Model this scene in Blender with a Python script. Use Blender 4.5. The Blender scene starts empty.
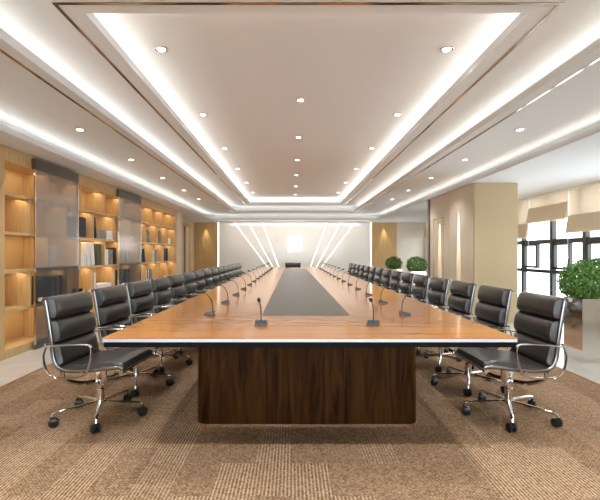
import bpy, bmesh, math, random
from mathutils import Vector, Matrix
random.seed(7)
S = bpy.context.scene
COL = S.collection
PI = math.pi

# ------------------------------------------------------------------ materials
def mat(name, color, rough=0.5, metal=0.0, spec=0.5, coat=0.0, coat_rough=0.05, emit=None, estr=0.0):
    m = bpy.data.materials.new(name); m.use_nodes = True
    b = m.node_tree.nodes['Principled BSDF']
    b.inputs['Base Color'].default_value = (*color, 1)
    b.inputs['Roughness'].default_value = rough
    b.inputs['Metallic'].default_value = metal
    b.inputs['Specular IOR Level'].default_value = spec
    b.inputs['Coat Weight'].default_value = coat
    b.inputs['Coat Roughness'].default_value = coat_rough
    if emit:
        b.inputs['Emission Color'].default_value = (*emit, 1)
        b.inputs['Emission Strength'].default_value = estr
    return m

def N(m, t, **kw):
    n = m.node_tree.nodes.new(t)
    for k, v in kw.items(): setattr(n, k, v)
    return n
def L(m, a, b): m.node_tree.links.new(a, b)
def BS(m): return m.node_tree.nodes['Principled BSDF']

def noise_color(m, c1, c2, scale=(1, 1, 1), nscale=5, detail=6, lo=0.35, hi=0.65, bump=0.0, rough_amt=0.6, distortion=0.0):
    tc = N(m, 'ShaderNodeTexCoord'); mp = N(m, 'ShaderNodeMapping'); mp.inputs['Scale'].default_value = scale
    nz = N(m, 'ShaderNodeTexNoise'); nz.inputs['Scale'].default_value = nscale
    nz.inputs['Detail'].default_value = detail; nz.inputs['Roughness'].default_value = rough_amt
    nz.inputs['Distortion'].default_value = distortion
    cr = N(m, 'ShaderNodeValToRGB')
    cr.color_ramp.elements[0].position = lo; cr.color_ramp.elements[0].color = (*c1, 1)
    cr.color_ramp.elements[1].position = hi; cr.color_ramp.elements[1].color = (*c2, 1)
    L(m, tc.outputs['Object'], mp.inputs['Vector']); L(m, mp.outputs[0], nz.inputs['Vector'])
    L(m, nz.outputs['Fac'], cr.inputs['Fac']); L(m, cr.outputs['Color'], BS(m).inputs['Base Color'])
    if bump:
        bp = N(m, 'ShaderNodeBump'); bp.inputs['Strength'].default_value = bump; bp.inputs['Distance'].default_value = 0.004
        L(m, nz.outputs['Fac'], bp.inputs['Height']); L(m, bp.outputs[0], BS(m).inputs['Normal'])
    return m

M = {}
M['paint'] = noise_color(mat('ceiling_paint', (.72, .68, .63), 0.85), (.755, .765, .77), (.795, .805, .81), nscale=180, detail=2, bump=0.06)
M['lacquer'] = mat('white_lacquer', (.86, .84, .80), 0.12, spec=0.5)
M['wallpaper'] = noise_color(mat('beige_wallpaper', (.6, .5, .35), 0.75), (.40, .30, .165), (.51, .395, .235), nscale=140, detail=4, bump=0.08)
M['stucco'] = noise_color(mat('cream_stucco', (.7, .62, .5), 0.85), (.62, .55, .44), (.74, .67, .56), nscale=45, detail=6, bump=0.12)
M['panel'] = noise_color(mat('cream_panel', (.66, .55, .41), 0.35), (.63, .515, .37), (.67, .55, .40), scale=(8, 8, .5), nscale=3)
M['oak'] = noise_color(mat('light_oak', (.62, .42, .2), 0.38), (.52, .335, .15), (.64, .44, .22), scale=(14, 14, .8), nscale=4, detail=8)
M['oak_panel'] = noise_color(mat('golden_oak_panel', (.6, .4, .2), 0.38), (.46, .29, .115), (.57, .385, .175), scale=(16, 16, .5), nscale=3, detail=8)
M['oak_back'] = noise_color(mat('golden_back_panel', (.55, .36, .16), 0.5), (.55, .355, .155), (.63, .43, .21), nscale=60, detail=5)
M['honey'] = noise_color(mat('honey_veneer', (.42, .19, .07), 0.13, spec=.32), (.37, .125, .024), (.53, .215, .048), scale=(.6, 16, 16), nscale=2.2, detail=9, lo=.3, hi=.72)
M['walnut'] = noise_color(mat('dark_walnut', (.08, .04, .02), 0.38, spec=.08), (.011, .0040, .0009), (.078, .031, .007), scale=(7, 7, .55), nscale=2.6, detail=10, lo=.32, hi=.70, distortion=1.2)
M['inlay'] = noise_color(mat('taupe_leather_inlay', (.2, .17, .13), 0.45), (.115, .098, .076), (.14, .12, .095), nscale=220, detail=3, bump=.1)
M['chrome'] = mat('polished_aluminium', (.80, .78, .75), 0.13, 1.0)
M['rail'] = mat('dark_aluminium_rail', (.30, .30, .31), 0.16, 1.0)
M['edge'] = mat('edge_blue_reflection', (.66, .74, .88), 0.30, 0.75)  # bluish reflection on the metal is put into its base colour
M['black'] = mat('black_plastic', (.012, .012, .014), 0.38)
M['matte_black'] = mat('black_recess', (.004, .004, .004), 0.7, spec=.1)
M['grey_plastic'] = mat('blue_grey_plastic', (.045, .05, .065), 0.35)
M['leather'] = noise_color(mat('black_brown_leather', (.05, .043, .037), 0.46, spec=.5, coat=.7, coat_rough=.26), (.022, .017, .012), (.032, .026, .020), nscale=260, detail=3, bump=.10)
M['tyre'] = mat('black_rubber', (.010, .011, .014), 0.30)
M['bronze'] = mat('bronze_strip', (.42, .36, .30), 0.12, 1.0)
M['gold'] = mat('brass_trim', (.72, .50, .22), 0.25, 1.0)
M['rosegold'] = mat('copper_plinth', (.85, .60, .42), 0.25, .9)
M['brown_trim'] = mat('copper_brown_edge', (.36, .17, .07), 0.35, .3)
M['dark_rail'] = mat('dark_bronze_rail', (.12, .11, .10), 0.3, .5)
M['frame'] = mat('dark_window_frame', (.035, .032, .03), 0.45)
M['planter'] = mat('mirror_steel_planter', (.80, .78, .76), 0.10, 1.0)
M['white_paper'] = mat('white_paper', (.80, .76, .70), 0.6)
M['soil'] = mat('dark_soil', (.04, .025, .015), 0.9)
M['cord'] = mat('white_cord', (.85, .82, .78), 0.6)
M['led'] = mat('warm_led_line', (1, .95, .85), .5, emit=(1.0, .93, .80), estr=1.5)
M['panel_glow'] = mat('backlit_square', (1, 1, 1), .4, emit=(1.0, .985, .96), estr=1.6)
M['lens'] = mat('downlight_lens', (1, 1, 1), .4, emit=(1.0, .96, .90), estr=3.0)
M['lens_off'] = mat('downlight_ring', (.50, .44, .38), .25, .8)

def marble():
    m = mat('beige_marble_floor', (.6, .55, .48), 0.12)
    noise_color(m, (.50, .455, .40), (.62, .57, .51), nscale=1.6, detail=9, distortion=1.5, lo=.3, hi=.7)
    return m
M['marble'] = marble()

def carpet_mat():
    m = mat('brown_carpet', (.3, .18, .1), 0.95, spec=.1)
    tc = N(m, 'ShaderNodeTexCoord'); sx = N(m, 'ShaderNodeSeparateXYZ'); L(m, tc.outputs['Object'], sx.inputs[0])
    # plank tiles: bricks lying along Y
    cb = N(m, 'ShaderNodeCombineXYZ'); L(m, sx.outputs['Y'], cb.inputs['X']); L(m, sx.outputs['X'], cb.inputs['Y'])
    br = N(m, 'ShaderNodeTexBrick'); br.offset = 0.37; br.offset_frequency = 2
    br.inputs['Color1'].default_value = (0, 0, 0, 1); br.inputs['Color2'].default_value = (1, 1, 1, 1)
    br.inputs['Scale'].default_value = 1.0; br.inputs['Mortar Size'].default_value = 0.0
    br.inputs['Brick Width'].default_value = 0.50; br.inputs['Row Height'].default_value = 0.20
    L(m, cb.outputs[0], br.inputs['Vector'])
    bw = N(m, 'ShaderNodeRGBToBW'); L(m, br.outputs['Color'], bw.inputs[0])
    # is this tile striped
    gt = N(m, 'ShaderNodeMapRange'); gt.inputs['From Min'].default_value = .46; gt.inputs['From Max'].default_value = .54
    L(m, bw.outputs[0], gt.inputs['Value'])
    def sine(axis, period):
        mu = N(m, 'ShaderNodeMath', operation='MULTIPLY'); mu.inputs[1].default_value = 2*PI/period
        L(m, sx.outputs[axis], mu.inputs[0])
        si = N(m, 'ShaderNodeMath', operation='SINE'); L(m, mu.outputs[0], si.inputs[0]); return si
    s1 = sine('X', .0185); s2 = sine('X', .0175); s3 = sine('Y', .0175)
    st = N(m, 'ShaderNodeMapRange'); st.inputs['From Min'].default_value = -.6; st.inputs['From Max'].default_value = 1.0; st.inputs['To Min'].default_value = .15; st.inputs['To Max'].default_value = .72
    L(m, s1.outputs[0], st.inputs['Value'])
    dot = N(m, 'ShaderNodeMath', operation='MULTIPLY'); L(m, s2.outputs[0], dot.inputs[0]); L(m, s3.outputs[0], dot.inputs[1])
    dm = N(m, 'ShaderNodeMapRange'); dm.inputs['From Min'].default_value = -1; dm.inputs['From Max'].default_value = 1
    dm.inputs['To Min'].default_value = .1; dm.inputs['To Max'].default_value = .55
    L(m, dot.outputs[0], dm.inputs['Value'])
    mx = N(m, 'ShaderNodeMix'); mx.data_type = 'FLOAT'
    L(m, gt.outputs[0], mx.inputs[0]); L(m, dm.outputs[0], mx.inputs[2]); L(m, st.outputs[0], mx.inputs[3])
    nz = N(m, 'ShaderNodeTexNoise'); nz.inputs['Scale'].default_value = 95; nz.inputs['Detail'].default_value = 3
    L(m, tc.outputs['Object'], nz.inputs['Vector'])
    ad = N(m, 'ShaderNodeMath', operation='MULTIPLY_ADD'); ad.inputs[1].default_value = 1.7; 
    sub = N(m, 'ShaderNodeMath', operation='SUBTRACT'); sub.inputs[1].default_value = .5
    L(m, nz.outputs['Fac'], sub.inputs[0]); L(m, sub.outputs[0], ad.inputs[0]); L(m, mx.outputs[0], ad.inputs[2])
    # tile tint
    nb = N(m, 'ShaderNodeTexNoise'); nb.inputs['Scale'].default_value = .8; nb.inputs['Detail'].default_value = 2
    L(m, tc.outputs['Object'], nb.inputs['Vector'])
    t2 = N(m, 'ShaderNodeMath', operation='MULTIPLY_ADD'); t2.inputs[1].default_value = .14; L(m, bw.outputs[0], t2.inputs[0]); L(m, ad.outputs[0], t2.inputs[2])
    cr = N(m, 'ShaderNodeValToRGB')
    e = cr.color_ramp.elements
    e[0].position = .0; e[0].color = (.112, .060, .028, 1)
    e[1].position = 1.0; e[1].color = (.52, .348, .225, 1)
    mid = e.new(.38); mid.color = (.25, .145, .079, 1)
    L(m, t2.outputs[0], cr.inputs['Fac']); L(m, cr.outputs['Color'], BS(m).inputs['Base Color'])
    bp = N(m, 'ShaderNodeBump'); bp.inputs['Strength'].default_value = .3; bp.inputs['Distance'].default_value = .004
    L(m, ad.outputs[0], bp.inputs['Height']); L(m, bp.outputs[0], BS(m).inputs['Normal'])
    return m
M['carpet'] = carpet_mat()

def glass_mat(name, tint, gloss, rough=0.02, haze=0.0, haze_col=(.7, .66, .6)):
    m = bpy.data.materials.new(name); m.use_nodes = True
    nt = m.node_tree; nt.nodes.remove(BS(m)); out = nt.nodes['Material Output']
    tr = N(m, 'ShaderNodeBsdfTransparent'); tr.inputs[0].default_value = (*tint, 1)
    gl = N(m, 'ShaderNodeBsdfGlossy'); gl.inputs['Roughness'].default_value = rough
    df = N(m, 'ShaderNodeBsdfDiffuse'); df.inputs[0].default_value = (*haze_col, 1)
    a = N(m, 'ShaderNodeMixShader'); a.inputs[0].default_value = haze
    L(m, tr.outputs[0], a.inputs[1]); L(m, df.outputs[0], a.inputs[2])
    b = N(m, 'ShaderNodeMixShader'); b.inputs[0].default_value = gloss
    L(m, a.outputs[0], b.inputs[1]); L(m, gl.outputs[0], b.inputs[2]); L(m, b.outputs[0], out.inputs[0])
    return m
M['window_glass'] = glass_mat('clear_window_glass', (.97, .98, .98), .05)
M['door_glass'] = glass_mat('pale_tinted_glass', (.76, .75, .74), .12, .12, .20, (.66, .64, .61))
M['door_glass_dark'] = glass_mat('smoked_glass', (.62, .63, .66), .08, .08, .10, (.36, .37, .40))

def blind_mat(name, col, trans):
    m = bpy.data.materials.new(name); m.use_nodes = True
    nt = m.node_tree; nt.nodes.remove(BS(m)); out = nt.nodes['Material Output']
    d = N(m, 'ShaderNodeBsdfDiffuse'); d.inputs[0].default_value = (*col, 1)
    t = N(m, 'ShaderNodeBsdfTranslucent'); t.inputs[0].default_value = (*col, 1)
    x = N(m, 'ShaderNodeMixShader'); x.inputs[0].default_value = trans
    L(m, d.outputs[0], x.inputs[1]); L(m, t.outputs[0], x.inputs[2]); L(m, x.outputs[0], out.inputs[0])
    return m
M['blind'] = blind_mat('cream_linen', (.84, .76, .66), .36)
M['blind_fold'] = blind_mat('tan_linen', (.88, .76, .61), .36)

def leaf_mat():
    m = mat('boxwood_leaf', (.08, .2, .03), 0.45)
    oi = N(m, 'ShaderNodeTexCoord'); nz = N(m, 'ShaderNodeTexNoise'); nz.inputs['Scale'].default_value = 28
    L(m, oi.outputs['Object'], nz.inputs['Vector'])
    cr = N(m, 'ShaderNodeValToRGB'); e = cr.color_ramp.elements
    e[0].position = .35; e[0].color = (.035, .115, .012, 1); e[1].position = .68; e[1].color = (.15, .34, .045, 1)
    L(m, nz.outputs['Fac'], cr.inputs[0]); L(m, cr.outputs[0], BS(m).inputs['Base Color'])
    return m
M['leaf'] = leaf_mat()
BOOK = {}
def book_mat(c):
    if c not in BOOK: BOOK[c] = mat('book_cover', c, 0.5)
    return BOOK[c]

# ------------------------------------------------------------------ geometry helpers
def bx(bm, x0, x1, y0, y1, z0, z1, bevel=0.0, seg=2):
    r = bmesh.ops.create_cube(bm, size=1)
    vs = r['verts']
    for v in vs:
        v.co = Vector(((x0+x1)/2 + v.co.x*(x1-x0), (y0+y1)/2 + v.co.y*(y1-y0), (z0+z1)/2 + v.co.z*(z1-z0)))
    if bevel:
        es = set(e for v in vs for e in v.link_edges)
        bmesh.ops.bevel(bm, geom=list(es), offset=bevel, segments=seg, affect='EDGES', profile=.5)
    return bm
def box(*a, **k): return bx(bmesh.new(), *a, **k)

def tube(bm, pts, r, seg=8, cap=True, flat=None):
    """round (or elliptical, flat=(ra,rb,refaxis)) tube along points; r number or list"""
    pts = [Vector(p) for p in pts]; n = len(pts); rings = []
    rs = r if isinstance(r, (list, tuple)) else [r]*n
    up = None
    for i, p in enumerate(pts):
        t = (pts[min(i+1, n-1)] - pts[max(i-1, 0)]).normalized()
        if flat: ref = Vector(flat[2])
        else:
            ref = up if up is not None else (Vector((0, 0, 1)) if abs(t.z) < .9 else Vector((1, 0, 0)))
        a = (ref - t*ref.dot(t))
        if a.length < 1e-5: a = Vector((1, 0, 0)) - t*t.x
        a.normalize(); b = t.cross(a); up = a
        ring = []
        for k in range(seg):
            th = 2*PI*(k+.5)/seg
            if flat: o = a*(flat[0]*math.cos(th)*1.2) + b*(flat[1]*math.sin(th)*1.2)
            else: o = (a*math.cos(th) + b*math.sin(th))*rs[i]
            ring.append(bm.verts.new(p+o))
        rings.append(ring)
    for i in range(n-1):
        for k in range(seg):
            bm.faces.new((rings[i][k], rings[i][(k+1) % seg], rings[i+1][(k+1) % seg], rings[i+1][k]))
    if cap:
        bm.faces.new(rings[0][::-1]); bm.faces.new(rings[-1])
    return bm

def lathe(bm, prof, seg=16, origin=(0, 0, 0)):
    o = Vector(origin); rings = []
    for (r, z) in prof:
        rings.append([bm.verts.new(o + Vector((r*math.cos(2*PI*k/seg), r*math.sin(2*PI*k/seg), z))) for k in range(seg)])
    for i in range(len(prof)-1):
        for k in range(seg):
            bm.faces.new((rings[i][k], rings[i][(k+1) % seg], rings[i+1][(k+1) % seg], rings[i+1][k]))
    bm.faces.new(rings[0][::-1]); bm.faces.new(rings[-1])
    return bm

def catmull(pts, n=6):
    P = [Vector(p) for p in pts]; P = [P[0]*2-P[1]] + P + [P[-1]*2-P[-2]]; out = []
    for i in range(1, len(P)-2):
        for k in range(n):
            t = k/n
            out.append(.5*((2*P[i]) + (-P[i-1]+P[i+1])*t + (2*P[i-1]-5*P[i]+4*P[i+1]-P[i+2])*t*t + (-P[i-1]+3*P[i]-3*P[i+1]+P[i+2])*t**3))
    out.append(P[-2]); return out

def obj(name, bm, material, parent=None, smooth=False, loc=None):
    me = bpy.data.meshes.new(name)
    bmesh.ops.recalc_face_normals(bm, faces=bm.faces)
    bm.to_mesh(me); bm.free()
    if smooth:
        for p in me.polygons: p.use_smooth = True
        if smooth == 'angle':
            try: me.set_sharp_from_angle(angle=math.radians(40))
            except Exception: pass
    if material: me.materials.append(material)
    o = bpy.data.objects.new(name, me); COL.objects.link(o)
    if parent: o.parent = parent
    if loc: o.location = loc
    return o
def tag(o, label, cat, group=None, kind=None):
    o['label'] = label; o['category'] = cat
    if group: o['group'] = group
    if kind: o['kind'] = kind
    return o
def thing(name, label, cat, loc=(0, 0, 0), rz=0, group=None):
    o = bpy.data.objects.new(name, None); COL.objects.link(o); o.empty_display_size = .1
    o.location = loc; o.rotation_euler = (0, 0, rz)
    return tag(o, label, cat, group)
def struct(name, bm, m, label=None, smooth=False):
    o = obj(name, bm, m, smooth=smooth); o['kind'] = 'structure'
    if label: o['label'] = label; o['category'] = name.split('_')[0]
    return o
def kids(o): return [c for c in ALLKIDS.get(o.name, [])]
def dup(root, label, loc, rz=0):
    r = root.copy(); COL.objects.link(r); r.location = loc; r.rotation_euler = (0, 0, rz); r['label'] = label
    for ch in root.children:
        c = ch.copy(); COL.objects.link(c); c.parent = r
        for g in ch.children:
            d = g.copy(); COL.objects.link(d); d.parent = c
    return r
ORD = ['first', 'second', 'third', 'fourth', 'fifth', 'sixth', 'seventh', 'eighth', 'ninth', 'tenth', 'eleventh', 'twelfth', 'thirteenth', 'fourteenth', 'fifteenth', 'sixteenth']

# ------------------------------------------------------------------ setting
CX = 0.10                        # centre line of table and ceiling trays
YF, YB = -3.0, 16.0              # wall behind the camera, end wall
XL, XR = -3.75, 5.12
ZA, ZB, ZC, ZD = 2.36, 2.56, 2.76, 2.96

struct('floor', box(XL-.1, XR+.1, YF-.1, YB+.1, -.1, 0), M['marble'], 'glossy beige marble floor around the brown carpet')
cp = obj('carpet', box(-2.53, 2.72, YF+.15, 14.2, 0.0005, .006), M['carpet'])
tag(cp, 'brown striped tile carpet under the long conference table', 'carpet')
tb = bmesh.new(); bx(tb, -2.552, -2.531, YF+.15, 14.22, .0005, .008); bx(tb, 2.721, 2.742, YF+.15, 14.22, .0005, .008)
struct('trim_1', tb, M['brown_trim'], 'thin copper edge strip where carpet meets marble')

def ring(bm, xh_o, yo0, yo1, xh_i, yi0, yi1, z0, z1):
    bx(bm, CX-xh_o, CX-xh_i, yo0, yo1, z0, z1); bx(bm, CX+xh_i, CX+xh_o, yo0, yo1, z0, z1)
    bx(bm, CX-xh_i, CX+xh_i, yo0, yi0, z0, z1); bx(bm, CX-xh_i, CX+xh_i, yi1, yo1, z0, z1)
# openings: half width, front Y, back Y
OA = (2.91, -1.7, 14.7); OB = (1.98, -0.9, 13.96); OC = (1.47, 2.76, 13.4)
G = .24
cb = bmesh.new()
# lowest soffit A
bx(cb, XL-.1, CX-OA[0], YF-.1, YB+.1, ZA, ZA+.03); bx(cb, CX+OA[0], XR+.1, YF-.1, YB+.1, ZA, ZA+.03)
bx(cb, CX-OA[0], CX+OA[0], YF-.1, OA[1], ZA, ZA+.03); bx(cb, CX-OA[0], CX+OA[0], OA[2], YB+.1, ZA, ZA+.03)
for (o, z, zn) in ((OA, ZA, ZB), (OB, ZB, ZC), (OC, ZC, ZD)):
    h, y0, y1 = o; t = .022
    ring(cb, h+t, y0-t, y1+t, h, y0, y1, z+.0305, z+.066)            # upstand lip
    g = G
    ring(cb, h+g+.03, y0-g-.03, y1+g+.03, h+g, y0-g, y1+g, z+.031, zn+.03)  # back wall of the cove
# planes B, C, D
def plane_ring(bm, outer, inner, z):
    h, y0, y1 = outer; hi, a, b = inner
    ring(bm, h+G+.03, y0-G-.03, y1+G+.03, hi, a, b, z, z+.03)
plane_ring(cb, OA, OB, ZB); plane_ring(cb, OB, OC, ZC)
bx(cb, CX-OC[0]-G-.03, CX+OC[0]+G+.03, OC[1]-G-.03, OC[2]+G+.03, ZD, ZD+.03)
struct('ceiling', cb, M['paint'], 'stepped white tray ceiling with glowing coves')
# metal inlay strips
def strip_ring(h, y0, y1, z, w):
    b = bmesh.new(); ring(b, h+w/2, y0-w/2, y1+w/2, h-w/2, y0+w/2, y1-w/2, z-.004, z+.002); return b
struct('trim_2', strip_ring(1.61, 2.65, 13.55, ZC, .024), M['bronze'], 'polished metal strip around the central ceiling tray')
struct('trim_3', strip_ring(2.09, -1.0, 14.08, ZB, .024), M['bronze'], 'polished metal strip in the middle ceiling step')

# walls
struct('wall_left', box(XL-.12, XL, YF, YB, 0, ZA), M['panel'], 'cream wall behind the bookcase')
struct('wall_back', box(XL-.1, XR+.1, YB, YB+.12, 0, ZA), M['stucco'], 'cream textured end wall')
# wall behind the camera with an unseen broad window, added as a guess for the bluish front light
fb = bmesh.new()
bx(fb, XL, -3.0, YF-.12, YF, 0, ZA); bx(fb, 4.4, XR, YF-.12, YF, 0, ZA); bx(fb, -3.0, 4.4, YF-.12, YF, 0, .3); bx(fb, -3.0, 4.4, YF-.12, YF, 2.25, ZA)
struct('wall_front', fb, M['panel'])
fw = bmesh.new()
for i in range(6):
    x = -3.0+i*7.4/5; bx(fw, x-.03, x+.03, YF-.09, YF-.03, .3, 2.25)
bx(fw, -3, 4.4, YF-.09, YF-.03, .3, .35); bx(fw, -3, 4.4, YF-.09, YF-.03, 2.2, 2.25)
w0 = struct('window_5', fw, M['frame'])
obj('glass_pane', box(-3, 4.4, YF-.065, YF-.06, .3, 2.25), M['window_glass'], w0)
# right wall with floor to ceiling glazing
YW = [4.3, 5.3, 6.35, 7.33, 8.26, 9.29, 10.34]
rb = bmesh.new()
bx(rb, XR, XR+.15, YF, 4.3, 0, ZA); bx(rb, XR, XR+.15, 10.34, 14.4, 0, ZA); bx(rb, XR, XR+.15, 15.75, YB, 0, ZA)
bx(rb, XR, XR+.15, 4.3, 10.34, 0, .10); bx(rb, XR, XR+.15, 14.4, 15.75, 0, .1)
struct('wall_right', rb, M['stucco'], 'cream wall around the tall dark framed windows')
def window(n, ys, casements):
    b = bmesh.new(); x0, x1 = XR+.03, XR+.09
    for y in ys: bx(b, x0-.02, x1, y-.045, y+.045, .1, ZA)
    y0, y1 = ys[0], ys[-1]
    for z, h in ((.13, .03), (.805, .035), (1.41, .045), (2.33, .03)):
        bx(b, x0-.005, x1, y0, y1, z-h, z+h)
    for (a, c) in casements:
        for y in (a, c): bx(b, x0-.015, x1-.01, y-.03, y+.03, .86, 1.37)
        bx(b, x0-.015, x1-.01, a, c, .86, .905); bx(b, x0-.015, x1-.01, a, c, 1.33, 1.37)
    w = struct('window_%d' % n, b, M['frame'], 'tall dark metal framed window on the daylight side' if n == 1 else 'narrow dark framed window by the end wall')
    obj('glass_pane', box(XR+.06, XR+.065, y0, y1, .1, ZA), M['window_glass'], w)
window(1, YW, [(8.77, 9.24), (7.75, 8.2), (6.8, 7.27)])
window(2, [14.4, 15.1, 15.75], [])

# roman blinds
def blind(y0, y1, zb, label):
    t = thing('roman_blind', label, 'blind', (XR-.06, (y0+y1)/2, 0), 0, 'roman blinds on the tall windows')
    w = (y1-y0)/2-.005
    zf = zb+.32
    obj('fabric', bx(bmesh.new(), -.006, .006, -w, w, zb+.03, ZA-.035), M['blind'], t)
    obj('headrail', bx(bmesh.new(), -.03, .03, -w, w, ZA-.034, ZA-.004), M['cord'], t)
    # folded hem: wedge shaped pleats hanging outward into the room
    b = bmesh.new()
    for k in range(3):
        d = .075-.018*k; z0 = zb+.022*k; z1 = zf-.004*k
        vs = [b.verts.new(v) for v in ((-.008-d, -w-.004*k, z0), (-.008-d, w+.004*k, z0), (-.012-.006*(3-k), w+.004*k, z1), (-.012-.006*(3-k), -w-.004*k, z1),
                                       (-.002-d*.8, -w-.004*k, z0), (-.002-d*.8, w+.004*k, z0), (-.008, w+.004*k, z1), (-.008, -w-.004*k, z1))]
        for f in ((0, 1, 2, 3), (4, 7, 6, 5), (0, 4, 5, 1), (3, 2, 6, 7), (0, 3, 7, 4), (1, 5, 6, 2)): b.faces.new([vs[i] for i in f])
    obj('folded_hem', b, M['blind_fold'], t)
    c = bmesh.new(); tube(c, [(-.03, w+.0, ZA-.03), (-.03, w+.0, 1.12)], .004, 6); tube(c, [(-.03, w, 1.12), (-.03, w, 1.08)], .009, 6)
    obj('pull_cord', c, M['cord'], t)
    return t
blind(6.34, 7.61, 1.54, 'cream roman blind hanging above the round bush, nearest the camera')
blind(7.62, 8.88, 1.80, 'cream roman blind pulled up highest, middle of the three beside each other')
blind(8.89, 10.15, 1.49, 'cream roman blind partly hidden behind the wallpapered column')
blind(14.42, 15.72, 1.74, 'small cream roman blind far away by the end wall')

# column with door
struct('column', box(3.06, 3.79, 7.0, 9.28, 0, ZA-.001), M['wallpaper'], 'beige wallpapered column reaching the ceiling between table and windows')
pb = bmesh.new(); bx(pb, 3.045, 3.0595, 7.02, 8.085, .0, ZA-.002); bx(pb, 3.045, 3.0595, 8.095, 9.2, .0, ZA-.002)
struct('trim_4', pb, M['panel'], 'smooth cream cladding on the table side of the column')
gb = bmesh.new(); x0, x1 = 3.036, 3.0445
bx(gb, x0, x1, 8.38, 8.40, .0, 1.90); bx(gb, x0, x1, 8.95, 8.97, 0, 1.90); bx(gb, x0, x1, 8.38, 8.97, 1.885, 1.905)
struct('trim_5', gb, M['gold'], 'thin brass frame line on the column cladding')
struct('trim_6', box(3.02, 3.0595, 9.21, 9.29, 0, ZA-.002), M['dark_rail'], 'dark corner post at the far edge of the column')

# end wall: wood panels and the radiating light wall
struct('trim_7', box(-3.745, -2.84, YB-.04, YB-.001, 0, ZA-.002), M['oak_panel'], 'golden oak panel left of the light wall')
struct('trim_8', box(3.06, 4.01, YB-.04, YB-.001, 0, ZA-.002), M['oak_panel'], 'golden oak panel right of the light wall')
fwall = thing('feature_wall', 'glossy white feature wall with radiating light lines at the end of the table', 'wall panel', (CX, YB, 0))
def slab(poly, y0, y1):
    b = bmesh.new()
    f = [b.verts.new((x, y0, z)) for x, z in poly]; k = [b.verts.new((x, y1, z)) for x, z in poly]
    b.faces.new(f); b.faces.new(k[::-1]); n = len(poly)
    for i in range(n): b.faces.new((f[i], k[i], k[(i+1) % n], f[(i+1) % n]))
    return b
HT = ZA-.004
fan = [(2.30, .55), (1.77, .47), (1.23, .36)]        # half width at top, at floor
def lin(k, s, off=0.0): return (s*(fan[k][0]+off), HT), (s*(fan[k][1]+off), 0.004)
for s in (-1, 1):
    a, b_ = lin(0, s, .0125)
    obj('wing_panel', slab([(s*2.90, HT), a, b_, (s*2.90, .004)], -.045, -.002), M['lacquer'], fwall)
    for k in (0, 1):
        a, b_ = lin(k, s, -.0065); c, d = lin(k+1, s, .0125)
        obj('fan_panel', slab([a, c, d, b_], -.065-.02*k, -.002), M['lacquer'], fwall)
    for k in range(3):
        a, b_ = lin(k, s, .012); c, d = lin(k, s, -.006)
        obj('light_line', slab([a, c, d, b_], -.040, -.003), M['led'], fwall)
    obj('edge_light', slab([(s*2.905, HT), (s*2.94, HT), (s*2.94, .004), (s*2.905, .004)], -.03, -.002), M['led'], fwall)
c, d = lin(2, 1, -.0065)
obj('centre_panel', slab([(-c[0], HT), c, d, (-d[0], .004)], -.105, -.002), M['lacquer'], fwall)
sq = obj('backlit_square', bx(bmesh.new(), -.255, .265, -.135, -.106, 1.255, 1.815, bevel=.008), M['panel_glow'], fwall)

# door in the left wall beyond the bookcase
db = bmesh.new(); x0, x1 = XL+.001, XL+.04
bx(db, x0, x1, 13.9, 14.33, 0, 2.22); bx(db, x0, x1, 15.05, 15.28, 0, 2.22); bx(db, x0, x1, 14.33, 15.05, 2.12, 2.22)
d1 = struct('door_1', db, M['oak'], 'oak framed door beyond the bookcase')
obj('door_leaf', box(XL+.002, XL+.03, 14.60, 15.04, 0.002, 2.11), M['panel'], d1)
obj('door_gap_shade', box(XL+.002, XL+.012, 14.34, 14.59, 0.002, 2.11), M['dark_rail'], d1)  # dark slab stands in for the shaded opening beside the leaf

# ------------------------------------------------------------------ bookcase
BXF, BXB = -3.17, -3.50
bc = thing('bookcase', 'built-in light oak bookcase with lit compartments along the wall', 'bookcase', (0, 0, 0))
Y0, Y1 = 4.30, 11.40
SH = [.08, .52, .96, 1.40, 1.84, 2.19]
bb = box(XL+.001, BXB, Y0-.06, Y1+.06, 0, ZA-.004); obj('back_panel', bb, M['oak_back'], bc)
obj('side_panel', box(BXB+.001, BXF, Y0-.06, 4.60, 0, ZA-.004), M['oak'], bc)
obj('side_panel', box(BXB+.001, BXF, Y1-.02, Y1+.06, 0, ZA-.004), M['oak'], bc)
obj('pilaster', box(BXB+.001, BXF+.01, Y1+.061, 11.95, 0, ZA-.004), M['panel'], bc)
obj('header', box(BXB+.001, BXF, 4.601, Y1-.021, 2.20, ZA-.004), M['oak'], bc)
obj('plinth', box(BXB+.001, BXF, 4.601, Y1-.021, 0, .07), M['oak'], bc)
for z in SH[:-1]:
    obj('shelf', box(BXB+.001, BXF-.002, 4.601, Y1-.021, z-.016, z+.016) if z > .1 else box(BXB+.001, BXF-.002, 4.601, Y1-.021, .071, .096), M['oak'], bc)
ROWY = {0: [], 1: [], 2: [], 3: [], 4: []}
for r in range(5):
    ys = [5.07+.80*k for k in range(8)] if r in (1, 3) else [5.45+.808*k for k in range(8)]
    if r == 0: ys = ys
    for y in ys:
        if y < Y1-.1:
            z0 = SH[r]+.0165; z1 = SH[r+1]-.0165 if r < 4 else 2.1995
            obj('divider', box(BXB+.002, BXF-.004, y-.014, y+.014, z0, z1), M['oak'], bc); ROWY[r].append(y)
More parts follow.
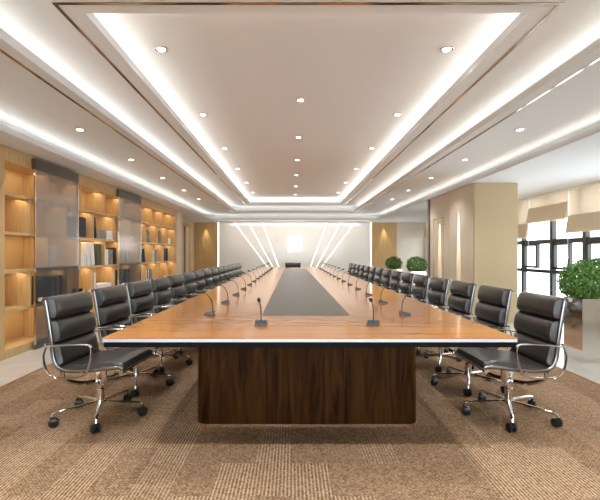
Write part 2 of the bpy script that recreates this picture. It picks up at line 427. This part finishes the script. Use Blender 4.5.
def sliding_door(y0, y1, name):
    x = BXF+.045
    d = bpy.data.objects.new('sliding_door', None); COL.objects.link(d); d.parent = bc
    d['label'] = name
    obj('top_rail', box(x-.03, x+.012, y0, y1, 2.19, 2.325), M['dark_rail'], d)
    obj('mid_rail', box(x-.008, x+.008, y0+.016, y1-.016, .965, .995), M['dark_rail'], d)
    obj('bottom_rail', box(x-.02, x+.012, y0, y1, .005, .06), M['dark_rail'], d)
    for y in (y0, y1-.016): obj('stile', box(x-.012, x+.01, y, y+.016, .06, 2.19), M['chrome'], d)
    obj('upper_pane', box(x-.004, x+.004, y0+.016, y1-.016, .995, 2.19), M['door_glass'], d)
    obj('lower_pane', box(x-.004, x+.004, y0+.016, y1-.016, .06, .965), M['door_glass_dark'], d)
sliding_door(5.06, 6.09, 'tinted glass sliding door nearer the camera')
sliding_door(7.50, 8.62, 'tinted glass sliding door farther from the camera')

# books -------------------------------------------------------------------
BLK, OLV, WHT, GRY, RED, TAN, NAV, BRN = (.02, .022, .024), (.07, .06, .03), (.78, .74, .69), (.25, .24, .23), (.14, .05, .04), (.42, .31, .2), (.03, .038, .055), (.10, .065, .04)
def book(y, r, th, h, col, label, lean=0, depth=.20, group=None, flat=None):
    """standing book: its spine faces the room; y is its near edge, r the row of the bookcase"""
    z = (SH[r]+.0165) if r else .0965
    o = thing('book', label, 'book', (BXF-.03, y, z), 0, group)
    a = math.radians(lean)
    o.rotation_euler = (-a, 0, 0)
    if lean < 0: o.location.z += 0.0
    c = 0.0025
    # cover wraps the page block: spine at +x
    b = bmesh.new(); bx(b, -depth, 0, 0, c, 0, h); bx(b, -depth, 0, th-c, th, 0, h); bx(b, -c, 0, c, th-c, 0, h)
    obj('cover', b, book_mat(col), o)
    obj('page_block', box(-depth+.006, -c-.0005, c+.0003, th-c-.0003, .003, h-.006), M['white_paper'], o)
    if lean: o.location.z += th*abs(math.sin(a)) if lean > 0 else 0
    return o
def flat_stack(y, r, n, w, h, col, where, group):
    z = (SH[r]+.0165) if r else .0965
    for i in range(n):
        hh = h*random.uniform(.85, 1.1)
        b = bmesh.new(); d = .2+random.uniform(-.02, .02); e = random.uniform(-.01, .01); c = .003
        pos = 'lying at the bottom of' if i == 0 else ('lying on top of' if i == n-1 else ORD[i]+' from the bottom in')
        o = thing('book', f'book {pos} the flat stack {where}', 'book', (BXF-.035, y+e, z), 0, group)
        bx(b, -d, 0, 0, w, 0, c); bx(b, -d, 0, 0, w, hh-c, hh); bx(b, -c, 0, 0, w, c, hh-c)
        obj('cover', b, book_mat(col), o)
        obj('page_block', box(-d+.005, -c-.0005, .004, w-.004, c+.0003, hh-c-.0003), M['white_paper'], o)
        z += hh+.0005
        yield o
def run(y, r, items, where, group):
    """items: list of (thickness, height, colour, colour word)"""
    n = len(items)
    for i, (th, h, col, w) in enumerate(items):
        book(y, r, th, h, col, f'{ORD[i]} book ({w}) {where}', 0, group=group)
        y += th+.0012
# row 3 (z 1.40) section between the glass doors
run(6.27, 3, [(.055, .31, BLK, 'black'), (.05, .30, BLK, 'black'), (.055, .31, BLK, 'black'), (.05, .30, NAV, 'dark navy')], 'from near glass door, second shelf', 'black albums beside the nearer glass door')
book(6.79, 3, .05, .345, BLK, 'black book leaning beside the flat white stack, second shelf from top', lean=-9)
list(flat_stack(6.97, 3, 5, .20, .032, GRY, 'next to the leaning black book', 'flat books next to the leaning black book'))
def binbox(y, r, w, h, label, col=WHT, d=.2):
    z = (SH[r]+.0165) if r else .0965
    o = thing('storage_box', label, 'box', (BXF-.03, y, z)); b = bmesh.new()
    obj('body', bx(b, -d, 0, 0, w, 0, h*.72, bevel=.003), book_mat(col), o)
    obj('lid', bx(bmesh.new(), -d-.002, .002, -.002, w+.002, h*.722, h, bevel=.003), book_mat(col), o)
binbox(7.19, 3, .25, .15, 'white box beside the grey flat stack, second shelf from top')
# row 2 (z .96)
list(flat_stack(6.30, 2, 5, .19, .034, WHT, 'on the third shelf', 'flat white books on the third shelf'))
book(6.53, 2, .10, .36, WHT, 'tall thick white book leaning back on the third shelf', lean=-7, depth=.22)
book(6.67, 2, .10, .355, WHT, 'second tall thick white book leaning against the olive one', lean=-7, depth=.22)
book(6.83, 2, .17, .35, OLV, 'thick dark olive book standing on the third shelf', depth=.22)
run(7.11, 2, [(.05, .30, WHT, 'white'), (.05, .26, WHT, 'white'), (.05, .27, WHT, 'white')], 'beyond the divider on the third shelf', 'white books behind the third shelf divider')
run(7.40, 2, [(.04, .26, GRY, 'grey'), (.05, .30, BLK, 'black'), (.05, .30, BLK, 'black'), (.05, .29, BRN, 'brown')], 'at the farther glass door, third shelf', 'dark books at the farther glass door')
# row 1 (z .52)
book(6.72, 1, .10, .32, WHT, 'white book standing upright on the fourth shelf between the glass doors', lean=-3, depth=.22)
list(flat_stack(6.88, 1, 4, .52, .03, WHT, 'on the fourth shelf', 'flat white books on the fourth shelf'))
# small camera like object on row 1
t = thing('desk_telephone', 'small black telephone on the fourth shelf beside the nearer glass door', 'telephone', (BXF-.10, 6.36, SH[1]+.0165))
obj('body', bx(bmesh.new(), -.07, .07, -.08, .08, 0, .05, bevel=.012), M['black'], t)
b = bmesh.new(); bx(b, -.03, .03, -.10, .10, .075, .10, bevel=.01); bx(b, -.03, .03, -.10, -.06, .05, .08, bevel=.006); bx(b, -.03, .03, .06, .10, .05, .08, bevel=.006)
obj('handset', b, M['black'], t)
# section 3
run(9.10, 3, [(.05, .26, GRY, 'grey'), (.04, .25, GRY, 'grey'), (.05, .27, BLK, 'black'), (.05, .26, GRY, 'pale grey'), (.05, .25, BLK, 'black')], 'in first bay past farther glass door, second shelf', 'books past the farther glass door, second shelf')
run(9.93, 3, [(.05, .29, BLK, 'black'), (.05, .29, RED, 'dark red'), (.06, .30, RED, 'dark red'), (.05, .29, GRY, 'grey'), (.05, .28, BRN, 'brown')], 'among the dark red books, second shelf', 'dark red books on the second shelf')
binbox(10.75, 3, .22, .15, 'white box at the far end of the bookcase, second shelf from top')
for i in range(3):
    book(8.78+.13*i, 2, .07, .33-.01*i, BLK, ['black book leaning past the farther glass door, nearest of three', 'black book leaning past the farther glass door, middle of three', 'black book leaning past the farther glass door, last of three'][i], lean=-14)
run(9.53, 2, [(.05, .28, TAN, 'tan'), (.06, .29, WHT, 'white'), (.06, .28, TAN, 'tan'), (.05, .30, TAN, 'pale tan'), (.06, .27, OLV, 'olive'), (.06, .28, GRY, 'grey'), (.06, .29, TAN, 'tan')], 'in the mixed pale row past farther glass door', 'mixed pale books on the third shelf')
run(10.33, 2, [(.05, .22, WHT, 'white')], 'standing just before two far leaning black books', None)
book(10.47, 2, .12, .34, BLK, 'thick black book leaning at the far end, third shelf', lean=-8)
book(10.68, 2, .10, .33, BLK, 'second thick black book leaning at the far end, third shelf', lean=-8)
run(9.12, 1, [(.06, .27, WHT, 'white'), (.05, .28, GRY, 'grey'), (.05, .26, BLK, 'black'), (.05, .27, WHT, 'white'), (.06, .28, BLK, 'black'), (.05, .27, GRY, 'grey'), (.05, .27, BLK, 'black')], 'in the fourth shelf row just above chair backs', 'books just above the chair backs')
# behind the nearer glass door
run(5.11, 1, [(.05, .33, OLV, 'dark olive'), (.03, .33, BLK, 'black')], 'at near glass door edge, fourth shelf', 'dark books at the glass door edge')
it = []
for i in range(13):
    c_ = random.choice([(NAV, 'navy'), (NAV, 'navy'), (BLK, 'black'), (GRY, 'grey')]); it.append((random.uniform(.05, .075), random.choice([.27, .30, .33, .34]), c_[0], c_[1]))
run(5.22, 1, it[:9], 'from the left behind nearer smoked glass pane', 'dark binders behind smoked glass')
binbox(5.47, 2, .20, .30, 'tall white box behind the nearer tinted glass door', WHT)
run(7.9, 1, [(.06, .30, NAV, 'dark navy'), (.06, .32, BLK, 'black'), (.06, .31, NAV, 'dark navy'), (.06, .29, GRY, 'grey'), (.06, .33, BLK, 'black')], 'from the left behind farther smoked glass pane', 'dark binders behind the farther smoked glass')
run(7.95, 2, [(.06, .25, GRY, 'grey'), (.06, .27, BLK, 'black'), (.06, .24, WHT, 'white'), (.06, .27, GRY, 'grey')], 'from the left behind farther pale glass pane', 'books behind the farther tinted glass')

# ------------------------------------------------------------------ table
TX0, TX1, TY0, TY1, TZ = -.943, 1.122, 2.07, 12.84, .75
tb = thing('conference_table', 'very long glossy honey wood conference table with dark walnut base', 'table', (CX-.01, TY0, 0))
def rel(x0, x1, y0, y1, z0, z1, **k):
    ox, oy = CX-.01, TY0
    return box(x0-ox, x1-ox, y0-oy, y1-oy, z0, z1, **k)
obj('tabletop', rel(TX0, TX1, TY0, TY1, TZ-.004, TZ), M['honey'], tb)
obj('edge_band', rel(TX0+.001, TX1-.001, TY0+.001, TY1-.001, TZ-.022, TZ-.0045, bevel=.003), M['edge'], tb)
obj('underside', rel(TX0+.006, TX1-.006, TY0+.006, TY1-.006, TZ-.047, TZ-.0225), M['matte_black'], tb)
obj('inlay', rel(-.205, .393, 2.82, 11.3, TZ+.0003, TZ+.0012), M['inlay'], tb)
# base with rounded vertical corners
def rbox(x0, x1, y0, y1, z0, z1, r, seg=8):
    b = bmesh.new(); ox, oy = CX-.01, TY0; pts = []
    for (cx, cy, a0) in ((x1-r, y1-r, 0), (x0+r, y1-r, 90), (x0+r, y0+r, 180), (x1-r, y0+r, 270)):
        for k in range(seg+1):
            a = math.radians(a0+90*k/seg); pts.append((cx+r*math.cos(a)-ox, cy+r*math.sin(a)-oy))
    lo = [b.verts.new((x, y, z0)) for x, y in pts]; hi = [b.verts.new((x, y, z1)) for x, y in pts]; n = len(pts)
    for i in range(n): b.faces.new((lo[i], lo[(i+1) % n], hi[(i+1) % n], hi[i]))
    b.faces.new(lo[::-1]); b.faces.new(hi); return b
obj('base', rbox(-.648, .850, 2.80, 12.0, .026, TZ-.0475, .07), M['walnut'], tb, smooth='angle')
obj('plinth', rbox(-.643, .845, 2.795, 12.0, .0065, .0255, .07), M['rosegold'], tb, smooth='angle')

# ------------------------------------------------------------------ chairs
PROF = catmull([(-.247, .866), (-.225, .74), (-.203, .60), (-.188, .475), (-.150, .408), (-.07, .388), (.06, .395), (.18, .410), (.265, .418), (.292, .408)], 8)
PL = [0]
for i in range(1, len(PROF)): PL.append(PL[-1] + (PROF[i]-PROF[i-1]).length)
LT = PL[-1]
def prof(s):
    if s < 0:
        d = (PROF[1]-PROF[0]).normalized(); return PROF[0]+d*s, d
    s = min(LT, s)
    for i in range(1, len(PL)):
        if s <= PL[i]+1e-9:
            t = (s-PL[i-1])/max(1e-9, PL[i]-PL[i-1]); p = PROF[i-1].lerp(PROF[i], t)
            d = (PROF[i]-PROF[i-1]).normalized(); return p, d
def pad(s0, s1, hw, th, back=.012, nu=18, nv=16):
    """leather cushion on the profile between arc lengths s0 and s1"""
    b = bmesh.new(); F = []; K = []
    for j in range(nv+1):
        v = -1+2*j/nv; vv = math.copysign(abs(v)**.75, v); s = (s0+s1)/2 + vv*(s1-s0)/2
        p, d = prof(s); n = Vector((-d.y, d.x))            # towards the sitter
        if n.x < 0 and n.y < 0: n = -n
        fr, kr = [], []
        for i in range(nu+1):
            u = -1+2*i/nu; uu = math.copysign(abs(u)**.7, u)
            puff = max(0, 1-abs(uu)**14)**.5 * max(0, 1-abs(vv)**3.2)**.5 * (1-.15*uu*uu)
            e = .004 + th*puff
            fr.append(b.verts.new((p.x+n.x*e, uu*hw, p.y+n.y*e)))
            kr.append(b.verts.new((p.x-n.x*back, uu*hw, p.y-n.y*back)))
        F.append(fr); K.append(kr)
    for j in range(nv):
        for i in range(nu):
            b.faces.new((F[j][i], F[j][i+1], F[j+1][i+1], F[j+1][i])); b.faces.new((K[j][i], K[j+1][i], K[j+1][i+1], K[j][i+1]))
    for j in range(nv):
        b.faces.new((F[j][0], F[j+1][0], K[j+1][0], K[j][0])); b.faces.new((F[j][nu], K[j][nu], K[j+1][nu], F[j+1][nu]))
    for i in range(nu):
        b.faces.new((F[0][i], K[0][i], K[0][i+1], F[0][i+1])); b.faces.new((F[nv][i], F[nv][i+1], K[nv][i+1], K[nv][i]))
    return b
HWR = .245                                             # side rails
def make_chair(label, leg0):
    t = thing('office_chair', label, 'chair', group='black leather swivel chairs around the table')
    # side rails: dark inner web with bright outer face
    for s in (-1, 1):
        pts = [(p.x, s*HWR, p.y) for p in PROF]
        obj('side_rail', tube(bmesh.new(), pts, .01, 8, flat=(.0055, .011, (0, 1, 0))), M['rail'], t, smooth=True)
    sb = .505
    # membrane behind the cushions
    b = bmesh.new(); prev = None
    for k in range(33):
        p, d = prof(.01 + (LT-.02)*k/32); n = Vector((-d.y, d.x))
        row = []
        for (w, e) in ((-HWR+.012, -.012), (HWR-.012, -.012), (HWR-.012, .004), (-HWR+.012, .004)):
            row.append(b.verts.new((p.x+n.x*e, w, p.y+n.y*e)))
        if prev:
            for i in range(4): b.faces.new((prev[i], prev[(i+1) % 4], row[(i+1) % 4], row[i]))
        else: b.faces.new(row)
        prev = row
    b.faces.new(prev[::-1])
    obj('backing', b, M['black'], t)
    for (a, c, th) in ((-.004, .149, .062), (.151, .303, .062), (.305, .472, .054)):
        obj('back_cushion', pad(a, c, HWR-.007, th), M['leather'], t, smooth='angle')
    obj('seat_cushion', pad(.476, LT-.002, HWR-.007, .042), M['leather'], t, smooth='angle')
    # cross bars at top of back and front of seat with knobs
    for (px, pz) in ((PROF[0].x-.022, PROF[0].y-.006), (PROF[-1].x-.004, PROF[-1].y-.016)):
        b = bmesh.new(); tube(b, [(px, -HWR-.008, pz), (px, HWR+.008, pz)], .009, 10)
        for s in (-1, 1): tube(b, [(px, s*(HWR-.002), pz), (px, s*(HWR+.016), pz)], .014, 10)
        obj('cross_bar', b, M['chrome'], t, smooth='angle')
    # arm loops
    for s in (-1, 1):
        y = s*(HWR+.030)
        q = [(-.215, .553), (-.10, .568), (.045, .572), (.088, .562), (.098, .52), (.082, .44), (.05, .375), (-.02, .352), (-.12, .350), (-.188, .366), (-.222, .42), (-.235, .49), (-.215, .553)]
        pts = [(p.x, y, p.y) for p in catmull(q, 5)]
        b = tube(bmesh.new(), pts, .01, 8, flat=(.010, .0055, (0, 1, 0)))
        for (px, pz) in ((-.222, .565), (.03, .388)):
            tube(b, [(px, s*HWR, pz), (px, y, pz)], .008, 8)
        obj('armrest', b, M['chrome'], t, smooth='angle')
    # curved support under the seat
    b = bmesh.new()
    for s in (-1, 1):
        tube(b, [(p.x, p.y, p.z) for p in catmull([(.16, s*.235, .40), (.15, s*.215, .33), (.08, s*.12, .268), (-.01, 0, .252)], 5)], .015, 8)
        tube(b, [(p.x, p.y, p.z) for p in catmull([(-.13, s*.235, .385), (-.13, s*.21, .325), (-.08, s*.11, .268), (-.01, 0, .252)], 5)], .015, 8)
    obj('seat_bracket', b, M['chrome'], t, smooth='angle')
    b = lathe(bmesh.new(), [(.024, .085), (.027, .10), (.027, .20), (.022, .205), (.022, .245), (.034, .25), (.034, .27)], 16)
    obj('column', b, M['chrome'], t, smooth='angle')
    for i in range(5):
        a = math.radians(72*i+leg0); ca, sa = math.cos(a), math.sin(a); R = .305
        pp = [(.012, .104), (.10, .101), (.20, .095), (R-.03, .090), (R-.006, .084), (R, .064)]
        b = tube(bmesh.new(), [(r*ca, r*sa, z) for r, z in pp], [.016, .014, .012, .0105, .010, .009], 8)
        leg = obj('leg', b, M['chrome'], t, smooth='angle')
        # twin wheel castor
        b = bmesh.new(); ca2 = a + [.6, -.5, .2, .9, -.3][i]; dx, dy = math.cos(ca2), math.sin(ca2); cx, cy = R*ca-.012*dx, R*sa-.012*dy
        for s in (-1, 1):
            o1 = Vector((cx-dy*s*.004, cy+dx*s*.004, .030)); o2 = Vector((cx-dy*s*.025, cy+dx*s*.025, .030))
            tube(b, [o1, o1.lerp(o2, .15), o1.lerp(o2, .8), o2], [.026, .030, .030, .022], 16)
        tube(b, [(R*ca, R*sa, .045), (R*ca, R*sa, .068)], .011, 8)
        obj('castor', b, M['tyre'], leg, smooth='angle')
    return t
ch = make_chair('x', -65); ch2 = make_chair('x', 66)
CZ = .006
first = True
def chair_label(i, side):
    w = 'bookcase' if side < 0 else 'window'
    if i == 0: return f'black leather swivel chair nearest the camera on the {w} side of the table'
    if i == 14: return f'black leather swivel chair farthest from the camera on the {w} side'
    return f'{ORD[i]} black leather swivel chair from the camera on the {w} side'
for i in range(15):
    y = 2.985 + .68*i
    if first: ch.location = (-1.372, y, CZ); ch.rotation_euler = (0, 0, math.radians(-5)); ch['label'] = chair_label(i, -1); first = False
    else: dup(ch, chair_label(i, -1), (-1.372, y, CZ), math.radians(-5))
for i in range(15):
    if i == 0: ch2.location = (1.552, 2.99, CZ); ch2.rotation_euler = (0, 0, math.radians(181)); ch2['label'] = chair_label(0, 1)
    else: dup(ch2, chair_label(i, 1), (1.552, 2.99+.68*i, CZ), math.radians(181))
dup(ch, 'black leather swivel chair at the far head of the table, facing the camera', (.03, 13.22, CZ), math.radians(-90))

# ------------------------------------------------------------------ microphones
def make_mic(label, neck, hd):
    t = thing('microphone', label, 'microphone', group='gooseneck microphones on the table')
    b = bmesh.new(); vs = [(-.035, -.036, 0), (.03, -.036, 0), (.03, .036, 0), (-.035, .036, 0), (-.033, -.034, .010), (.028, -.034, .026), (.028, .034, .026), (-.033, .034, .010)]
    v = [b.verts.new(p) for p in vs]
    for f in ((3, 2, 1, 0), (4, 5, 6, 7), (0, 1, 5, 4), (1, 2, 6, 5), (2, 3, 7, 6), (3, 0, 4, 7)): b.faces.new([v[i] for i in f])
    bmesh.ops.bevel(b, geom=list(b.edges), offset=.002, segments=2, affect='EDGES')
    obj('base', b, M['grey_plastic'], t)
    P = catmull(neck, 6); obj('gooseneck', tube(bmesh.new(), P, .0032, 6), M['black'], t, smooth=True)
    e = P[-1]; d = (P[-1]-P[-2]).normalized()
    ln = hd; rr = [.005, .009, .0105, .0105, .008, .003]; ts = [-.002, .004, .3*ln, .75*ln, .93*ln, ln]
    obj('capsule', tube(bmesh.new(), [e+d*q for q in ts], rr, 10), M['black'], t, smooth=True)
    return t
# local -x points at the speaker
mic = make_mic('x', [(.018, 0, .022), (.018, 0, .06), (.008, 0, .10), (-.022, 0, .138), (-.066, 0, .152)], .036)
for i in range(14):
    lab = lambda w: f'{ORD[i]} black gooseneck microphone from the camera in the {w} side row' if i else f'black gooseneck microphone nearest the camera in the {w} side row'
    y = 2.87 + .68*i
    if i == 0: mic.location = (-.565, y, TZ+.0005); mic['label'] = lab('bookcase')
    else: dup(mic, lab('bookcase'), (-.565, y, TZ+.0005), 0)
    dup(mic, lab('window'), (.775, y, TZ+.0005), PI)
fm = make_mic('black gooseneck microphone at the near table end, on the bookcase side of the inlay', [(.012, 0, .022), (.012, 0, .07), (.009, .002, .105), (-.004, .006, .128), (-.016, .008, .140)], .030)
fm.location = (-.182, 2.44, TZ+.0005); fm.rotation_euler = (0, 0, PI/2)
dup(fm, 'black gooseneck microphone at the near table end, on the window side of the inlay', (.475, 2.44, TZ+.0005), math.radians(72))

# ------------------------------------------------------------------ plants
def plant(x, y, wx, wy, rx, rz, nleaf, leafs, label):
    H = .683
    t = thing('potted_bush', label, 'plant', (x, y, 0), 0, 'clipped bushes in steel planters')
    b = bmesh.new(); w = .016
    bx(b, -wx, wx, -wy, -wy+w, 0, H); bx(b, -wx, wx, wy-w, wy, 0, H); bx(b, -wx, -wx+w, -wy+w, wy-w, 0, H); bx(b, wx-w, wx, -wy+w, wy-w, 0, H); bx(b, -wx+w, wx-w, -wy+w, wy-w, 0, .02)
    obj('planter', b, M['planter'], t)
    obj('soil', box(-wx+w+.0005, wx-w-.0005, -wy+w+.0005, wy-w-.0005, H-.09, H-.05), M['soil'], t)
    b = bmesh.new()
    for k in range(5):
        a = 2*PI*k/5; tube(b, [(0.02*math.cos(a), .02*math.sin(a), H-.06), (.1*rx*4*math.cos(a), .1*rx*2*math.sin(a), H+.1), (.55*rx*math.cos(a), .5*rx*math.sin(a), H+.25)], [.009, .007, .004], 6)
    obj('stem', b, M['soil'], t)
    b = bmesh.new(); cz = H+.175
    for k in range(nleaf):
        while True:
            d = Vector((random.uniform(-1, 1), random.uniform(-1, 1), random.uniform(-.85, 1)))
            if .2 < d.length < 1: break
        d.normalize(); q = random.random()**.33; q = .55+.45*q+random.gauss(0, .035)
        p = Vector((d.x*rx*q, d.y*rx*.9*q, cz+d.z*rz*q))
        if p.z < H+.012: p.z = H+.012+random.random()*.05
        n = (d + Vector((random.gauss(0, .5), random.gauss(0, .5), random.gauss(0, .5)+.3))).normalized()
        a = n.orthogonal().normalized(); a = Matrix.Rotation(random.uniform(0, 2*PI), 3, n) @ a; c = n.cross(a)
        l = leafs*random.uniform(.7, 1.25); w2 = l*.34
        pts = [p-a*l*.5, p-a*l*.1+c*w2-n*l*.06, p+a*l*.25+c*w2*.8-n*l*.08, p+a*l*.55-n*l*.12, p+a*l*.25-c*w2*.8-n*l*.08, p-a*l*.1-c*w2-n*l*.06]
        vv = [b.verts.new(z) for z in pts]; m = b.verts.new(p+a*.05*l)
        for i in range(6): b.faces.new((vv[i], vv[(i+1) % 6], m))
    f = obj('foliage', b, M['leaf'], t)
plant(3.335, 4.62, .225, .155, .345, .262, 6500, .031, 'round green bush in a mirror steel planter closest to the camera')
plant(3.40, 11.4, .22, .16, .285, .235, 1500, .042, 'round green bush in steel planter beside the column, larger of the distant two')
plant(3.20, 13.1, .22, .16, .265, .225, 1300, .042, 'round green bush in steel planter, farthest, by the oak panel')

# ------------------------------------------------------------------ ceiling downlights
def lamp(kind, name, loc, energy, color=(.87, .95, 1.0), rot=(0, 0, 0), **k):
    l = bpy.data.lights.new(name, kind); l.energy = energy; l.color = color
    for a, v in k.items(): setattr(l, a, v)
    o = bpy.data.objects.new(name, l); COL.objects.link(o); o.location = loc; o.rotation_euler = rot
    return o
DL = None
def downlight(x, y, z, label, group, energy=32, angle=115):
    global DL
    if DL is None:
        DL = thing('downlight', label, 'ceiling light', (x, y, z), 0, group)
        b = bmesh.new(); lathe(b, [(.036, -.002), (.052, -.008), (.058, -.004), (.058, -.0005)], 24); obj('ring', b, M['lens_off'], DL, smooth='angle')
        b = bmesh.new(); lathe(b, [(.001, -.0095), (.035, -.0095), (.035, -.003), (.001, -.003)], 24); obj('lens', b, M['lens'], DL)
    else:
        d = dup(DL, label, (x, y, z)); d['group'] = group
    lamp('SPOT', 'downlight_beam', (x, y, z-.03), energy, spot_size=math.radians(angle), spot_blend=.9, shadow_soft_size=.04)
for s, w in ((-1, 'bookcase'), (1, 'window')):
    for i in range(6):
        downlight(CX+.005+s*1.25, 3.65+1.715*i, ZD, f'{ORD[i]} recessed downlight from the camera, {w} side row of central tray', 'downlights in the central ceiling tray')
for i in range(6):
    downlight(CX, 4.86+1.55*i, ZD, f'{ORD[i]} recessed downlight from the camera, middle row of central tray', 'downlights in the central ceiling tray')
for s, w in ((-1, 'bookcase'), (1, 'window')):
    for i in range(5):
        downlight(CX-.01+s*2.463, 4.67+1.49*i, ZB, f'{ORD[i]} recessed downlight from the camera, outer ceiling step, {w} side', 'downlights in the outer ceiling step', 26)
# lamps out of frame near the camera; the first two pairs continue the rows overhead
for x in (-1.25, 1.35): lamp('SPOT', 'downlight_beam', (x, 1.95, ZC-.02), 45, spot_size=math.radians(50), spot_blend=1.0, shadow_soft_size=.04)
for x in (-2.37, 2.55): lamp('SPOT', 'downlight_beam', (x, 3.17, ZB-.03), 26, spot_size=math.radians(115), spot_blend=.9, shadow_soft_size=.04)
for x, e in ((-1.2, 70), (.1, 150), (1.4, 70)): lamp('SPOT', 'downlight_beam', (x, .7, ZC-.02), e, spot_size=math.radians(115), spot_blend=.9, shadow_soft_size=.04)  # unseen spots added to brighten the carpet in front of the table

# cove strips: warm area lamps lying on the ledges, shining up
def cove(o, z, e_per_m):
    h, y0, y1 = o; zz = z+.048; ly = y1-y0; t = math.radians(64); cl = (1, .97, .89)
    for s in (-1, 1):
        lamp('AREA', 'cove_strip', (CX+s*(h+.17), (y0+y1)/2, zz), e_per_m*ly, cl, (0, s*(PI-t), 0), shape='RECTANGLE', size=.035, size_y=ly)
    for y, q in ((y0-.17, 1), (y1+.17, -1)):
        lamp('AREA', 'cove_strip', (CX, y, zz), e_per_m*2*h, cl, (q*(PI-t), 0, 0), shape='RECTANGLE', size=2*h, size_y=.035)
cove(OA, ZA, .48); cove(OB, ZB, .52); cove(OC, ZC, .95)

# bookcase strips under each shelf
for r in range(5):
    z = (SH[r+1]-.02) if r < 4 else 2.195
    lamp('AREA', 'shelf_strip', (BXF-.16, (4.67+Y1)/2, z), 9, (1, .79, .51), (0, math.radians(12), 0), shape='RECTANGLE', size=.22, size_y=Y1-.03-4.67)

# wall washers on the oak panels and the column
for x in (-3.28, 3.52):
    lamp('SPOT', 'wall_washer', (x, YB-.14, ZA-.02), 26, (1, .86, .62), (0, 0, 0), spot_size=math.radians(46), spot_blend=.8, shadow_soft_size=.02)
for y in (7.62, 8.60):
    lamp('SPOT', 'wall_washer', (2.985, y, ZB-.03), 900, (1, .92, .78), (0, math.radians(-1.6), 0), spot_size=math.radians(8.0), spot_blend=.45, shadow_soft_size=.004)

# unseen fill strip added at the soffit to brighten the feature wall
lamp('AREA', 'feature_wall_fill', (CX, YB-1.15, ZA-.004), 23, (1, .95, .87), (math.radians(50), 0, 0), shape='RECTANGLE', size=5.4, size_y=.06)

# ------------------------------------------------------------------ daylight
w = bpy.data.worlds.new('World'); S.world = w; w.use_nodes = True
bg = w.node_tree.nodes['Background']; bg.inputs[0].default_value = (.86, .93, 1.0, 1); bg.inputs[1].default_value = 3.2

# ------------------------------------------------------------------ camera
F = 417.0
cam = bpy.data.cameras.new('Camera'); co = bpy.data.objects.new('Camera', cam); COL.objects.link(co)
co.location = (0, 0, 1.17); co.rotation_euler = (PI/2, 0, 0)
cam.sensor_width = 36; cam.lens = 36*F/600; cam.clip_start = .05
cam.shift_x = (300-292)/600; cam.shift_y = -(250-253.5)/600
S.camera = co
vs = S.view_settings; vs.view_transform = 'Standard'; vs.look = 'None'; vs.gamma = 1.0; vs.exposure = 1.08; vs.use_curve_mapping = False
S.cycles.max_bounces = 8; S.cycles.diffuse_bounces = 5; S.cycles.transparent_max_bounces = 16
S.cycles.use_denoising = True
S.cycles.sample_clamp_indirect = 6
